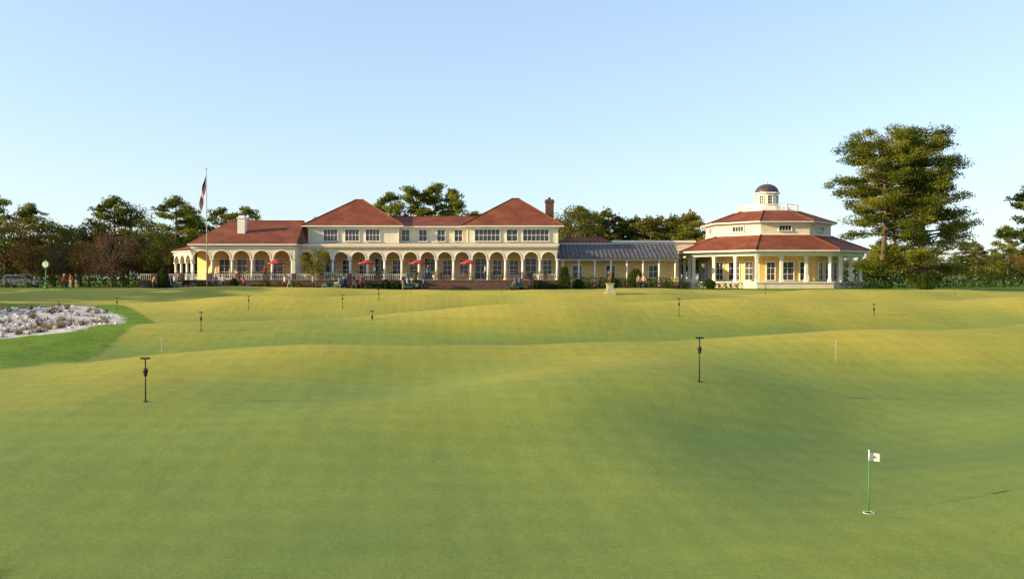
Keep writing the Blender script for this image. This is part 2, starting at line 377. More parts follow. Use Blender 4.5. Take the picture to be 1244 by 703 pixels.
def hip(b, x0, x1, y0, y1, z0, xr0, xr1, yr, z1, tb=.14):
    b.add([(x0, y0, z0), (x1, y0, z0), (x1, y1, z0), (x0, y1, z0), (xr0, yr, z1), (xr1, yr, z1)], [(0, 1, 5, 4), (1, 2, 5), (2, 3, 4, 5), (3, 0, 4)])
    trim.add([(x0, y0, z0 - tb), (x1, y0, z0 - tb), (x1, y1, z0 - tb), (x0, y1, z0 - tb), (x0, y0, z0 - .004), (x1, y0, z0 - .004), (x1, y1, z0 - .004), (x0, y1, z0 - .004)],
             [(0, 3, 2, 1), (0, 1, 5, 4), (1, 2, 6, 5), (2, 3, 7, 6), (3, 0, 4, 7)])
hip(roof, -26.3, -13.5, 102.8, 115.6, EZ + .14, -20.7, -19.7, 109.0, 13.15)
hip(roof, -6.4, 6.5, 102.8, 115.6, EZ + .14, .0, .9, 109.0, 13.3)
hip(roof, -16.5, -3.2, 103.7, 115.2, EZ + .12, -16.4, -3.3, 109.5, 10.95)
for xa, xb, yr, z1 in ((-20.8, -19.6, 109, 13.15), (-.1, 1.0, 109, 13.3), (-16.4, -3.3, 109.5, 10.95)): roof.rod((xa, yr, z1), (xb, yr, z1), .12, n=6)
for (cx0, cx1, xr0, xr1, z1) in ((-26.3, -13.5, -20.7, -19.7, 13.15), (-6.4, 6.5, 0, .9, 13.3)):
    roof.rod((cx0, 102.8, EZ + .16), (xr0, 109, z1), .09, n=6); roof.rod((cx1, 102.8, EZ + .16), (xr1, 109, z1), .09, n=6)
hip(roof, -38.3, -25.4, 97.1, 111, 6.86, -36.2, -26.6, 105.5, 10.1)
roof.rod((-36.2, 105.5, 10.1), (-26.6, 105.5, 10.1), .12, n=6)
roof.box(-27.2, -25.45, 103.55, 110, 6.9, 9.1)
roof.add([(-42.5, 102.3, 6.2), (-38.3, 97.2, 6.2), (-36.6, 101.4, 7.6), (-38.0, 105.6, 7.6), (-42.5, 109, 6.2)], [(0, 1, 2, 3), (0, 3, 4)])
ceil.add([(-42.4, 102.4, 6.12), (-38.3, 97.4, 6.12), (-36.6, 101.4, 6.12), (-40.5, 106, 6.12), (-42.4, 108, 6.12)], [(0, 1, 2, 3, 4)])
ch = B(); ch.box(-33.6, -32.7, 100.8, 101.7, 7.1, 10.1); ch.box(-33.68, -32.62, 100.72, 101.78, 10.1, 10.25); ch.box(-33.5, -32.8, 100.9, 101.6, 10.25, 10.5)
cobj(ch, 'white_chimney', ['white'])
ch = B(); ch.box(4.3, 5.35, 105.5, 106.6, 9.2, 12.9); ch.box(4.22, 5.43, 105.42, 106.68, 12.5, 12.75); ch.cyl(4.8, 106, 12.9, 13.2, .2, .16)
cobj(ch, 'brick_chimney', ['brick'])
# terrace, steps
brick.box(-42.6, 5.4, 94.0, 99.2, 1.2, TZ - .09); pave.box(-42.6, 5.4, 93.92, 99.2, TZ - .09, TZ); pave.box(-42.6, 5.9, 99.2, 116, 1.2, TZ)
for i in range(5):
    brick.box(-11.5, 1.8, 92.3 + .34 * i, 93.999, 1.25 + .21 * i, 1.46 + .21 * i - .03)
    pave.box(-11.5, 1.8, 92.27 + .34 * i, 93.91, 1.46 + .21 * i - .03, 1.46 + .21 * i)
for xx in (-12.1, 1.81): brick.box(xx, xx + .6, 92.4, 93.91, 1.2, 2.9)
for xx in np.arange(-41, 5, 3.2):
    if -12.6 < xx < 2.5: continue
    brick.box(xx - .22, xx + .22, 94.05, 94.45, TZ + .002, TZ + .75)
for x0, x1 in ((-42.5, -12.1), (2.4, 5.3)):
    trim.box(x0, x1, 94.2, 94.26, TZ + .6, TZ + .66)
    for xx in np.arange(x0, x1, .22): trim.box(xx, xx + .03, 94.215, 94.245, TZ + .01, TZ + .6)
# connector
FC = (6.0, 103.8, 0.)
lower.box(5.95, 21, 103.8, 109, 1.8, 5.6)
for u in (2.2, 6.4, 11.8): window(trim, glass, FC, u, 2.9, 1.1, 1.5, 2, 2)
colm.box(5.9, 20.5, 102.25, 102.5, 5.0, 5.28)
for i in range(8):
    x = 6.3 + i * 2.0; colm.cyl(x, 102.38, 1.9, 5.0, .11, n=10); colm.cyl(x, 102.38, 1.6, 1.9, .17, n=10); colm.cyl(x, 102.38, 4.88, 4.995, .17, n=10)
pave.box(5.95, 21, 101.6, 103.79, 1.3, 1.85)
mr = B(); mr.add([(5.7, 101.8, 5.3), (20.9, 101.8, 5.3), (20.9, 107.2, 7.25), (5.7, 107.2, 7.25), (5.7, 101.8, 5.22), (20.9, 101.8, 5.22), (20.9, 107.2, 7.17), (5.7, 107.2, 7.17)],
    [(0, 1, 2, 3), (4, 7, 6, 5), (0, 4, 5, 1), (1, 5, 6, 2), (2, 6, 7, 3), (3, 7, 4, 0)])
for x in np.arange(5.75, 20.9, .55):
    mr.add([(x, 101.79, 5.3), (x + .05, 101.79, 5.3), (x + .05, 107.2, 7.25), (x, 107.2, 7.25), (x, 101.79, 5.4), (x + .05, 101.79, 5.4), (x + .05, 107.2, 7.35), (x, 107.2, 7.35)],
           [(4, 5, 6, 7), (0, 1, 5, 4), (1, 2, 6, 5), (3, 0, 4, 7)])
cobj(mr, 'metal_roof', ['metalroof'])
wall.box(6.3, 13.0, 109.01, 118, 6.0, 7.3); hip(roof, 5.9, 13.4, 108.7, 118, 7.45, 7.4, 12.2, 112, 8.4)
wall.box(13.6, 24.3, 110, 118, 6.0, 7.55); trim.box(13.4, 24.5, 109.8, 118.2, 7.55, 7.85)
cobj(wall, 'stucco_walls', ['cream', 'white']); cobj(trim, 'window_frames_and_trim', ['white']); cobj(glass, 'window_glass', ['glass'])
cobj(roof, 'tiled_roof', ['roof']); cobj(lower, 'ground_floor_walls', ['yellow']); cobj(colm, 'arcade_columns', ['white'])
cobj(brick, 'brick_terrace_wall', ['brick']); cobj(pave, 'terrace_floor', ['pave']); cobj(ceil, 'arcade_ceiling', ['ceil'])

# ------------------------------------------------------------------ octagonal pavilion
PX, PY = 34.0, 110.0
pav = empty('octagonal_pavilion', (PX, PY, 1.6))
R8 = math.radians(22.5)
def pobj(b, name, mats):
    o = b.obj(name, mats); o.parent = pav; o.matrix_parent_inverse = Matrix.Translation((-PX, -PY, -1.6)); return o
def ring(b, r0, z0, r1, z1, mi=0, n=8, capt=False, capb=False):
    vs = []
    for r, z in ((r0, z0), (r1, z1)):
        vs += [(PX + r * math.cos(R8 + 2 * math.pi * i / n), PY + r * math.sin(R8 + 2 * math.pi * i / n), z) for i in range(n)]
    fs = [(i, (i + 1) % n, n + (i + 1) % n, n + i) for i in range(n)]
    if capt: fs.append(tuple(range(n, 2 * n)))
    if capb: fs.append(tuple(reversed(range(n))))
    b.add(vs, fs, mi)
def oct_frame(r, i):
    a0 = R8 + 2 * math.pi * i / 8; a1 = R8 + 2 * math.pi * (i + 1) / 8
    x0, y0 = PX + r * math.cos(a0), PY + r * math.sin(a0); x1, y1 = PX + r * math.cos(a1), PY + r * math.sin(a1)
    return (x0, y0, math.atan2(y1 - y0, x1 - x0)), math.hypot(x1 - x0, y1 - y0)
w, t, gl, rf_, yl, cl, fl = [B() for _ in range(7)]
ring(w, 12.1, 1.2, 12.1, 2.25); ring(t, 12.25, 2.25, 12.25, 2.38, capt=True, capb=True)
ring(yl, 9.0, 2.385, 9.0, 6.2)
ring(t, 12.0, 5.55, 12.0, 6.02, capb=True, capt=True)
ring(t, 13.1, 6.03, 13.1, 6.22, capb=True)
ring(rf_, 13.15, 6.225, 8.1, 8.2)
ring(w, 8.0, 8.0, 8.0, 9.9); ring(t, 8.12, 8.2, 8.12, 8.32, capt=True)
ring(t, 8.1, 9.55, 8.1, 9.75, capb=True); ring(t, 8.75, 9.76, 8.75, 9.92, capb=True)
ring(rf_, 8.8, 9.925, 4.1, 11.55); ring(t, 4.1, 11.5, 4.1, 11.62, capt=True)
for i in range(8):
    a = R8 + 2 * math.pi * i / 8
    for r0, z0, r1, z1 in ((13.15, 6.24, 8.1, 8.22), (8.8, 9.94, 4.1, 11.57)):
        rf_.rod((PX + r0 * math.cos(a), PY + r0 * math.sin(a), z0), (PX + r1 * math.cos(a), PY + r1 * math.sin(a), z1), .09, n=6)
    F, L = oct_frame(11.7, i)
    for u in (0, L / 3, 2 * L / 3):
        cl.ob(F, u - .16, u + .16, -.32, 0, 2.39, 5.545); cl.ob(F, u - .22, u + .22, -.38, .06, 2.386, 2.7); cl.ob(F, u - .22, u + .22, -.38, .05, 5.3, 5.5)
    F, L = oct_frame(9.0, i)
    for u, ww in ((L * .2, 1.0), (L * .5, 1.5), (L * .8, 1.0)): window(t, gl, F, u, 2.6, ww, 2.2, 2, 3)
    F, L = oct_frame(8.0, i)
    window(t, gl, F, L * .5, 8.75, 1.5, .6, 4, 1)
    F, L = oct_frame(3.9, i)
    t.ob(F, 0, L, -.07, 0, 12.35, 12.43); t.ob(F, 0, L, -.06, -.01, 11.72, 11.78)
    for u in np.linspace(0, L, 12)[:-1]: t.ob(F, u - .02, u + .02, -.055, -.015, 11.63, 12.35)
    t.ob(F, -.09, .09, -.12, .06, 11.63, 12.55)
ring(t, 1.75, 11.62, 1.75, 12.35, capt=True); ring(w, 1.45, 12.35, 1.45, 14.0)
ring(t, 1.75, 14.0, 1.75, 14.16, capb=True, capt=True)
for i in range(8):
    F, L = oct_frame(1.45, i); window(t, gl, F, L * .5, 12.65, .55, 1.05, 2, 3)
d = B(); d.lathe(PX, PY, [(1.55 * math.cos(k * math.pi / 16), 14.16 + 1.2 * math.sin(k * math.pi / 16)) for k in range(9)], 24)
pobj(d, 'cupola_dome', ['copper'])
d = B(); d.cyl(PX, PY, 15.3, 15.5, .16, .08); d.ball((PX, PY, 15.6), .13); d.cyl(PX, PY, 15.7, 16.2, .04, .01); pobj(d, 'finial', ['pole'])
pobj(w, 'cream_walls', ['cream']); pobj(t, 'white_trim', ['white']); pobj(gl, 'window_glass', ['glass']); pobj(rf_, 'tiled_roof', ['roof'])
pobj(yl, 'veranda_walls', ['yellow']); pobj(cl, 'veranda_posts', ['white'])

# ------------------------------------------------------------------ vegetation
class T:
    def __init__(s, seed): s.r = np.random.default_rng(seed); s.v = []; s.q = []; s.m = []; s.t = []; s.n = 0
    def tube(s, P, R, k=7, mi=0):
        P = np.array(P, float); vs = []
        for i, p in enumerate(P):
            d = P[min(i + 1, len(P) - 1)] - P[max(i - 1, 0)]; d /= np.linalg.norm(d) + 1e-9
            a = np.cross(d, [0.3, .9, .2]); a /= np.linalg.norm(a); c = np.cross(d, a)
            th = np.arange(k) * 2 * np.pi / k
            vs.append(p + R[i] * (np.cos(th)[:, None] * a + np.sin(th)[:, None] * c))
        vs = np.concatenate(vs); q = []
        for i in range(len(P) - 1):
            for j in range(k): q.append((i * k + j, i * k + (j + 1) % k, (i + 1) * k + (j + 1) % k, (i + 1) * k + j))
        s.v.append(vs); s.q.append(np.array(q) + s.n); s.m.append(np.full(len(q), mi)); s.t.append(np.zeros(len(vs))); s.n += len(vs)
    def leaves(s, c, rad, n, size, tint, mi=1, asp=.45, shell=.5):
        r = s.r; d = r.normal(size=(n, 3)); d /= np.linalg.norm(d, axis=1)[:, None]
        rr = r.random(n) ** (1 / 3.); rr = shell + (1 - shell) * rr if shell > .6 else rr
        lump = 1 + .25 * np.sin(d[:, 0] * 5 + c[0]) * np.sin(d[:, 1] * 5 + c[1] * 2) + .15 * np.sin(d[:, 2] * 9 + c[2])
        p = np.array(c) + d * (rr * lump)[:, None] * np.array(rad)
        a = r.normal(size=(n, 3)); a /= np.linalg.norm(a, axis=1)[:, None]
        b_ = np.cross(a, r.normal(size=(n, 3))); b_ /= np.linalg.norm(b_, axis=1)[:, None]
        sz = size * (.6 + .8 * r.random(n))[:, None]; a = a * sz; b_ = b_ * sz * asp
        vs = np.stack([p - a * .5 - b_ * .15, p - b_ * .5, p + a * .5 + b_ * .1, p + b_ * .5], 1).reshape(-1, 3)
        s.v.append(vs); s.q.append(np.arange(4 * n).reshape(n, 4) + s.n); s.m.append(np.full(n, mi))
        s.t.append(np.repeat(np.clip(tint + r.normal(size=n) * .12, 0, 1), 4)); s.n += 4 * n
    def arrays(s): return np.concatenate(s.v), np.concatenate(s.q), np.concatenate(s.m), np.concatenate(s.t)
    def mesh(s, name, mats):
        v, q, m, t = s.arrays(); me = bpy.data.meshes.new(name); fill_mesh(me, v, q, m, t, sm=(m == 0))
        for mm in mats: me.materials.append(M[mm])
        return me
def gen_pine(seed, h, start, spread, leaf=.3, dens=1., limbs=34, profile=None, lean=0., trunk=.28, cl=1.0):
    t = T(seed); r = t.r
    def tp(z): return np.array([lean * (z / h) ** 1.5 + .25 * math.sin(z * .35 + seed), .2 * math.sin(z * .3 + 2 * seed), z])
    zs_ = np.linspace(-.3, h * .97, 10); t.tube([tp(z) for z in zs_], [trunk * (1 - .85 * max(0, z) / h) * (1.25 if z < 0 else 1) for z in zs_], 9)
    prof = profile or (lambda f: math.sin(math.pi * min(1, (f * .82 + .16))) ** .7)
    for i in range(limbs):
        f = (i + r.random()) / limbs; z = h * (start + (1 - start) * f * .97); az = i * 2.4 + r.normal() * .5
        L = spread * prof(f) * (.55 + .5 * r.random()); b0 = tp(z); dr = np.array([math.cos(az), math.sin(az), 0])
        up = .02 + .35 * f + .12 * r.normal(); mid = b0 + dr * L * .5 + [0, 0, L * up * .35]; end = b0 + dr * L + [0, 0, L * up]
        R0 = trunk * .38 * (1 - .6 * f); t.tube([b0, mid, end], [R0, R0 * .6, R0 * .2], 5)
        k = max(2, int(2 + L * .9)); ctint = .5 + .2 * r.normal()
        for j in range(k):
            w_ = .38 + .62 * (j + .5) / k; c = b0 + (end - b0) * w_ + r.normal(size=3) * [.45, .45, .22] * min(1, L * .4)
            rad = np.array([.95, .95, .48]) * (.6 + .55 * r.random()) * (spread / 4.5) ** .5 * cl
            t.tube([b0 + (mid - b0) * w_, c], [R0 * .3, .015], 4)
            t.leaves(c, rad, int(95 * dens), leaf, np.clip(ctint + .12 * r.normal(), .1, .9))
    t.leaves(tp(h * .97), (.9, .9, .7), int(160 * dens), leaf, .6)
    return t
def gen_broad(seed, h, spread, start=.25, leaf=.34, dens=1., clumps=46, trunk=.25, sparse=False):
    t = T(seed); r = t.r
    t.tube([(0, 0, -.3), (.05, 0, h * start * .6), (.1, .1, h * start + .4), (.1, .1, h * .6)], [trunk * 1.3, trunk, trunk * .85, trunk * .35], 9)
    for i in range(clumps):
        d = r.normal(size=3); d /= np.linalg.norm(d); rr = .55 + .42 * r.random()
        cz = h * (start + (1 - start) * .5); hz = h * (1 - start) * .5
        c = np.array([d[0] * spread * rr, d[1] * spread * rr, cz + d[2] * hz * rr * .95])
        base = np.array([.1, .1, h * (start + .12 * r.random() + .1)])
        mid = base + (c - base) * .5 + r.normal(size=3) * .25 + [0, 0, .15 * h * .2]
        t.tube([base, mid, c], [trunk * .35, trunk * .18, .02], 5)
        if sparse:
            for _ in range(5):
                e = c + r.normal(size=3) * .7; t.tube([c - (c - mid) * .3, e], [.03, .008], 3)
        rad = np.array([1, 1, .75]) * spread * (.2 + .13 * r.random())
        t.leaves(c, rad, int(120 * dens), leaf, np.clip(.5 + .22 * r.normal(), .05, .95))
    return t
def place(name, me, x, y, rot=0, s=1., z=None, sz=None):
    o = bpy.data.objects.new(name, me); COL.objects.link(o); o.location = (x, y, gz(x, y) if z is None else z)
    o.rotation_euler[2] = rot; o.scale = (s, s, sz or s); return o
# big pines on the right
tA = gen_pine(11, 16.4, .36, 5.3, .22, 2.0, 46, lambda f: (.75 + .35 * math.sin(math.pi * f)) if f > .12 else .95, lean=.1, trunk=.34, cl=1.0)
tB = gen_pine(23, 17.2, .10, 6.4, .22, 2.1, 74, lambda f: (1.12 - .5 * f) if f < .8 else (.72 - (f - .8) * .8), lean=-.2, trunk=.4, cl=1.0)
tC = gen_pine(31, 15.8, .5, 3.6, .22, 1.9, 26, lean=-.6, trunk=.24, cl=1.0)
place('pine_tree', tA.mesh('pine_tree', ['bark', 'pine']), 39.6, 88)
place('pine_tree', tB.mesh('pine_tree_b', ['bark', 'pine']), 44.4, 89.5, 1.1)
place('pine_tree', tC.mesh('pine_tree_c', ['bark', 'pine']), 42.8, 92, .4)
pm = [gen_pine(100 + i, 14, .32, 4.0, .34, .85, 30, trunk=.24).mesh('pine_mesh_%d' % i, ['bark', 'pine']) for i in range(4)]
om = [gen_broad(200 + i, 11, 4.6, .2, .34, 1.0, 50).mesh('oak_mesh_%d' % i, ['bark', 'oak2' if i in (1,) else 'oak']) for i in range(5)]
am = gen_broad(301, 8, 4.8, .16, .2, .75, 60, .22, True).mesh('autumn_mesh', ['bark', 'autumn'])
tm = gen_broad(303, 8, 3.8, .16, .28, .9, 46, .2).mesh('turning_oak_mesh', ['bark', 'oak2'])
lm = gen_broad(302, 4.9, 1.9, .3, .16, .9, 34, .09).mesh('small_tree_mesh', ['bark', 'lime'])
def T_(px, d): return (px - 622) / 1000 * d
rr = random.Random(3)
left = [('oak', 8, 118, 10.5), ('pine', 36, 126, 12.5), ('oak', 66, 122, 10.3), ('pine', -12, 112, 13), ('oak', 98, 128, 9.5), ('pine', 140, 130, 14.0), ('oak', 150, 132, 13),
        ('oak', 186, 124, 10.5), ('pine', 214, 122, 13.2), ('pine', 232, 128, 12.2), ('oak', 245, 130, 10.6), ('pine', 268, 132, 12.5), ('pine', 300, 134, 12.8), ('oak', 172, 116, 8),
        ('oak', 205, 113, 7.6), ('oak', 318, 138, 10)]
for k, px, d, h in left:
    meh = rr.choice(pm) if k == 'pine' else rr.choice(om); s = h / (14 if k == 'pine' else 11)
    place(k + '_tree', meh, T_(px, d), d, rr.random() * 6, s * 1.05, sz=s)
place('bare_autumn_tree', am, T_(136, 112), 112, .3, .95)
place('bare_autumn_tree', am, T_(75, 116), 116, 2.1, .75)
place('oak_tree', tm, T_(108, 115), 115, 1, .8); place('oak_tree', tm, T_(40, 114), 114, 3, .72); place('oak_tree', tm, T_(190, 115), 115, 4, .7)
place('oak_tree', lm, T_(384, 92.6), 92.6, 0, 1.0, z=1.5)
back = [('pine', 474, 134, 15.0), ('pine', 500, 132, 15.8), ('pine', 528, 135, 16.6), ('pine', 551, 133, 15.4), ('pine', 387, 140, 11.5), ('pine', 578, 140, 12.5),
        ('oak', 697, 128, 12.3), ('pine', 706, 136, 13), ('oak', 683, 140, 11), ('pine', 838, 136, 11.6)]
for k, px, d, h in back:
    meh = rr.choice(pm) if k == 'pine' else rr.choice(om); s = h / (14 if k == 'pine' else 11)
    place(k + '_tree', meh, T_(px, d), d, rr.random() * 6, s * .95, sz=s)
place('pine_tree', pm[1], 56.0, 88, .5, .85, sz=.82)
place('pine_tree', pm[2], 71, 118, 1.5, .62)
place('oak_tree', tm, 66, 104, 1.5, .65)
# pines just outside the view to the left; they throw the long evening shadows
for x, y, h in ((-62, 62, 13), (-66, 70, 14), (-64, 78, 12), (-72, 56, 15), (-78, 66, 16), (-84, 74, 15), (-60, 50, 12), (-74, 84, 12), (-56, 40, 9), (-90, 60, 15)):
    place('pine_tree', rr.choice(pm), x, y, rr.random() * 6, h / 14 * 1.15, sz=h / 14)
# distant trees: one object
vts = [gen_broad(400 + i, 10, 4.5, .12, .5, .5, 34).arrays() for i in range(2)] + [gen_pine(410 + i, 12, .25, 3.6, .45, .5, 20).arrays() for i in range(2)]
va, qa, ma, ta = [], [], [], []; n0 = 0
def dist(x, y, s, k):
    global n0
    v, q, m_, t_ = vts[k]; a = rr.random() * 6; ca, sa = math.cos(a), math.sin(a)
    w_ = np.stack([(v[:, 0] * ca - v[:, 1] * sa) * s * 1.15 + x, (v[:, 0] * sa + v[:, 1] * ca) * s * 1.15 + y, v[:, 2] * s + gz(x, y)], 1)
    va.append(w_); qa.append(q + n0); ma.append(np.where(m_ == 1, 2 if rr.random() < .2 else 1, 0)); ta.append(np.clip(t_ + .3 * rr.random(), 0, 1)); n0 += len(v)
for i in range(24): dist(T_(715 + i * 6.0, 150), 148 + rr.random() * 12, .82 + .34 * rr.random(), rr.choice((0, 2, 3, 2)))
for i in range(34): dist(T_(1000 + i * 10, 155), 150 + rr.random() * 18, .46 + .24 * rr.random(), rr.choice((0, 1, 1, 2)))
for i in range(44): dist(T_(-90 + i * 10.5, 160), 150 + rr.random() * 25, .72 + .22 * rr.random(), rr.choice((0, 1, 2, 3)))
for i in range(26): dist(-160 + i * 16, 260 + rr.random() * 30, 1.1, rr.choice((0, 1)))
me = bpy.data.meshes.new('distant_trees'); mm_ = np.concatenate(ma); fill_mesh(me, np.concatenate(va), np.concatenate(qa), mm_, np.concatenate(ta), sm=(mm_ == 0))
for k in ('bark', 'oak', 'oak2'): me.materials.append(M[k])
o = bpy.data.objects.new('distant_trees', me); COL.objects.link(o)
# hedges
def hedge(x0, x1, y0, y1, h, seed, mat='hedge', z=None, n=None, name='boxwood_hedge', var=.2, leaf=.15, step=.6):
    t = T(seed); L = x1 - x0; k = max(2, int(L / step)); zb = gz((x0 + x1) / 2, (y0 + y1) / 2) if z is None else z
    for i in range(k):
        x = x0 + L * (i + .5) / k; hh = h * (1 - var / 2 + var * t.r.random())
        t.leaves((x, (y0 + y1) / 2, zb + hh * .5), (L / k * .75, (y1 - y0) * .55, hh * .55), n or 260, leaf, .45 + .15 * t.r.normal(), mi=0, shell=.75)
    me = t.mesh(name, [mat]); o = bpy.data.objects.new(name, me); COL.objects.link(o)
hedge(5.6, 9.6, 94.6, 96, .8, 1, z=1.6); hedge(10.2, 17.0, 95.5, 97, 1.05, 2, z=1.6); hedge(17.8, 21, 96.4, 97.8, .8, 3, z=1.6)
hedge(7, 20, 99.5, 101, 1.2, 21, z=1.7)
hedge(21.5, 26.8, 95.2, 96.6, .7, 4, z=1.6); hedge(38.8, 44.5, 96, 97.4, .85, 5, z=1.6); hedge(47, 90, 106, 109, 2.3, 6, var=.5, leaf=.25, step=1.2)
hedge(-75, -42.8, 104, 105.6, 1.7, 7); hedge(-29.5, -12.6, 92.7, 93.7, .62, 8, z=1.5, var=.8); hedge(-41, -30.5, 92.7, 93.7, .75, 9, z=1.5, var=.8); hedge(48, 120, 124, 128, 3.6, 10, var=.5, leaf=.3, step=1.5, n=420)
hedge(-120, -46, 116, 119, 3.6, 11, var=.5, leaf=.3, step=1.5, n=420); hedge(2.6, 5.2, 93.0, 93.8, .6, 12, z=1.5)
hedge(-28, -14, 92.3, 92.8, .35, 31, 'lime', z=1.5, var=.9, n=90, name='flower_bed'); hedge(-38, -34, 92.2, 92.9, .4, 32, 'flower', z=1.5, var=.9, n=90, name='flower_bed')
def cone_bush(x, y, r, h, seed, z=None, round_=False):
    t = T(seed); t.tube([(0, 0, -.1), (0, 0, h * .5)], [.06, .04], 6)
    for i in range(9):
        f = i / 8; rad = r * (math.sin(math.pi * (.12 + .8 * f)) ** .6 if round_ else (1.05 - .6 * f))
        t.leaves((0, 0, .2 + f * (h - .4)), (rad, rad, h * .13), 620, .13, .5 + .1 * t.r.normal(), mi=1, shell=.7)
    place('topiary_bush', t.mesh('topiary_bush', ['bark', 'hedge']), x, y, z=(gz(x, y) if z is None else z))
for i, (x, y, r, h, rd) in enumerate(((5.9, 93.2, .85, 2.5, 0), (14.2, 94.4, .95, 2.3, 1), (-39.4, 92.9, .75, 2.3, 1), (43.8, 87, .9, 2.1, 1), (11.6, 94.6, .6, 1.4, 1), (-19.5, 92.2, .45, 1.1, 1), (-14.2, 92.4, .5, 1.2, 1), (-31.2, 92.3, .5, 1.3, 1), (7.6, 94.2, .55, 1.2, 1), (2.2 + .5, 92.6, .45, 1.1, 1), (-12.9, 92.2, .45, 1.0, 1), (22.8, 95, .6, 1.2, 1))): cone_bush(x, y, r, h, 500 + i, round_=bool(rd))
# waste-bunker tufts and stones
t = T(77); pts = 0
while pts < 330:
    x = t.r.uniform(-38, -17.5); y = t.r.uniform(31, 53)
    if float(sdf_poly(np.array([x]), np.array([y]), SAND)[0]) > -.3: continue
    pts += 1; z = gz(x, y); k = int(t.r.integers(12, 40)); s_ = t.r.uniform(.08, .30)
    a = t.r.uniform(0, 6.28, k); p0 = np.stack([x + t.r.normal(size=k) * .07, y + t.r.normal(size=k) * .07, np.full(k, z - .01)], 1)
    tip = p0 + np.stack([np.cos(a) * s_ * .8, np.sin(a) * s_ * .8, s_ * (.4 + t.r.random(k))], 1)
    sd = np.stack([-np.sin(a), np.cos(a), np.zeros(k)], 1) * .02
    vs = np.stack([p0 - sd, p0 + sd, tip + sd * .2, tip - sd * .2], 1).reshape(-1, 3)
    t.v.append(vs); t.q.append(np.arange(4 * k).reshape(k, 4) + t.n); t.m.append(np.zeros(k)); t.t.append(np.full(4 * k, t.r.random())); t.n += 4 * k
o = bpy.data.objects.new('wiregrass_tufts', t.mesh('wiregrass_tufts', ['straw'])); COL.objects.link(o)
bs = B(); cnt = 0
while cnt < 650:
    x = random.uniform(-38, -17.0); y = random.uniform(30, 53)
    if float(sdf_poly(np.array([x]), np.array([y]), SAND)[0]) > -.2: continue
    cnt += 1; s_ = random.uniform(.04, .15); o0 = len(bs.v); bs.ball((x, y, gz(x, y) + s_ * .2), (s_, s_ * random.uniform(.6, 1), s_ * .7), n=6, k=4)
    bs.v[o0:] = [(p[0] + random.uniform(-.2, .2) * s_, p[1] + random.uniform(-.2, .2) * s_, p[2] + random.uniform(-.15, .15) * s_) for p in bs.v[o0:]]
bs.sm = [False] * len(bs.sm); bs.obj('bunker_stones', ['rock'])

# ------------------------------------------------------------------ small objects
def tpin(b, d, h=.92):
    x, y = sight(b, d); z = gz(x, y); s = B()
    s.cyl(0, 0, -.05, h, .013, n=8); s.box(-.085, .085, -.02, .02, h, h + .035); s.ball((0, 0, h - .22), (.05, .05, .055)); s.cyl(0, 0, h - .32, h - .26, .03, .045, n=8)
    s.cyl(0, 0, .0, .012, .055, n=14); s.obj('putting_hole_marker', ['dark'], loc=(x, y, z))
tpin(.228, .126, .93); tpin(-.446, .150, .80)
for px, py, hpx in ((244, 402, 22), (302, 376, 16), (416, 374, 16), (825, 384, 21), (1062, 383, 13), (142, 376, 14), (452, 388, 10), (460, 364, 12), (1160, 358, 14), (610, 356, 11), (930, 358, 12)):
    x, y = sight((px - 622) / 1000, (py - 338) / 1000); tpin((px - 622) / 1000, (py - 338) / 1000, min(1.0, hpx * y / 1000))
for px, py, hh in ((1016, 443, .6), (196, 437, .5), (694, 352, .8)):
    x, y = sight((px - 622) / 1000, (py - 338) / 1000); s = B(); s.cyl(0, 0, -.03, hh, .007, n=6); s.cyl(0, 0, hh, hh + .05, .018, n=8); s.obj('thin_pin', ['stone'], loc=(x, y, gz(x, y)))
x, y = sight(.435, .2865); z = gz(x, y); e = empty('putting_flag', (x, y, z))
s = B(); s.cyl(0, 0, -.05, .62, .008, n=10); s.obj('pole', ['greenpaint'], e)
s = B(); s.cyl(0, 0, .62, .735, .0075, n=10); s.ball((0, 0, .74), .012); s.obj('pole_top', ['pole'], e)
s = B()
N = 8; vs = []
for i in range(N + 1):
    u = i / N; xx = .008 + .115 * u; yy = .012 * math.sin(u * 5)
    vs += [(xx, yy, .62 - .006 * u), (xx, yy, .715 - .01 * u)]
s.add(vs, [(2 * i, 2 * i + 2, 2 * i + 3, 2 * i + 1) for i in range(N)], 0, True)
fo = s.obj('flag_cloth', ['white'], e)
s = B(); s.ball((.06, -.012, .666), (.014, .003, .018)); s.obj('flag_emblem', ['greenpaint'], e)
s = B(); s.lathe(0, 0, [(.054, -.05), (.054, .006), (.063, .006), (.066, -.002)], 24); s.obj('cup_rim', ['white'], e)
s = B(); s.cyl(0, 0, -.002, .003, .053, n=20); s.obj('cup_dark_inside', ['dark'], e)

# flagpole
x, y = -34.2, 92.3; e = empty('flagpole', (x, y, 1.5))
s = B(); s.cyl(0, 0, 0, .3, .22, .16); s.cyl(0, 0, .3, 13.5, .075, .035, n=12); s.ball((0, 0, 13.58), .09); s.obj('pole', ['stone'], e)
s = B(); N = 30; K = 13
for j in range(K):
    vs = []
    for i in range(N + 1):
        u = i / N
        for jj in (j, j + 1):
            v_ = jj / K; xx = -.05 - (1.0 - .35 * v_) * math.sin(u * 1.5) * .85 * (.75 + .25 * math.sin(v_ * 3)); zz = 12.9 - 1.5 * v_ - 2.9 * u; yy = .18 * math.sin(u * 11 + v_ * 1.2) * (u + .1)
            vs.append((xx, yy, zz))
    for i in range(N):
        canton = (j < 7 and i < 13); mi = 2 if canton else (0 if j % 2 == 0 else 1)
        s.add(vs[2 * i:2 * i + 4], [(0, 2, 3, 1)], mi, True)
s.obj('american_flag', ['red', 'flagwhite', 'blue'], e)
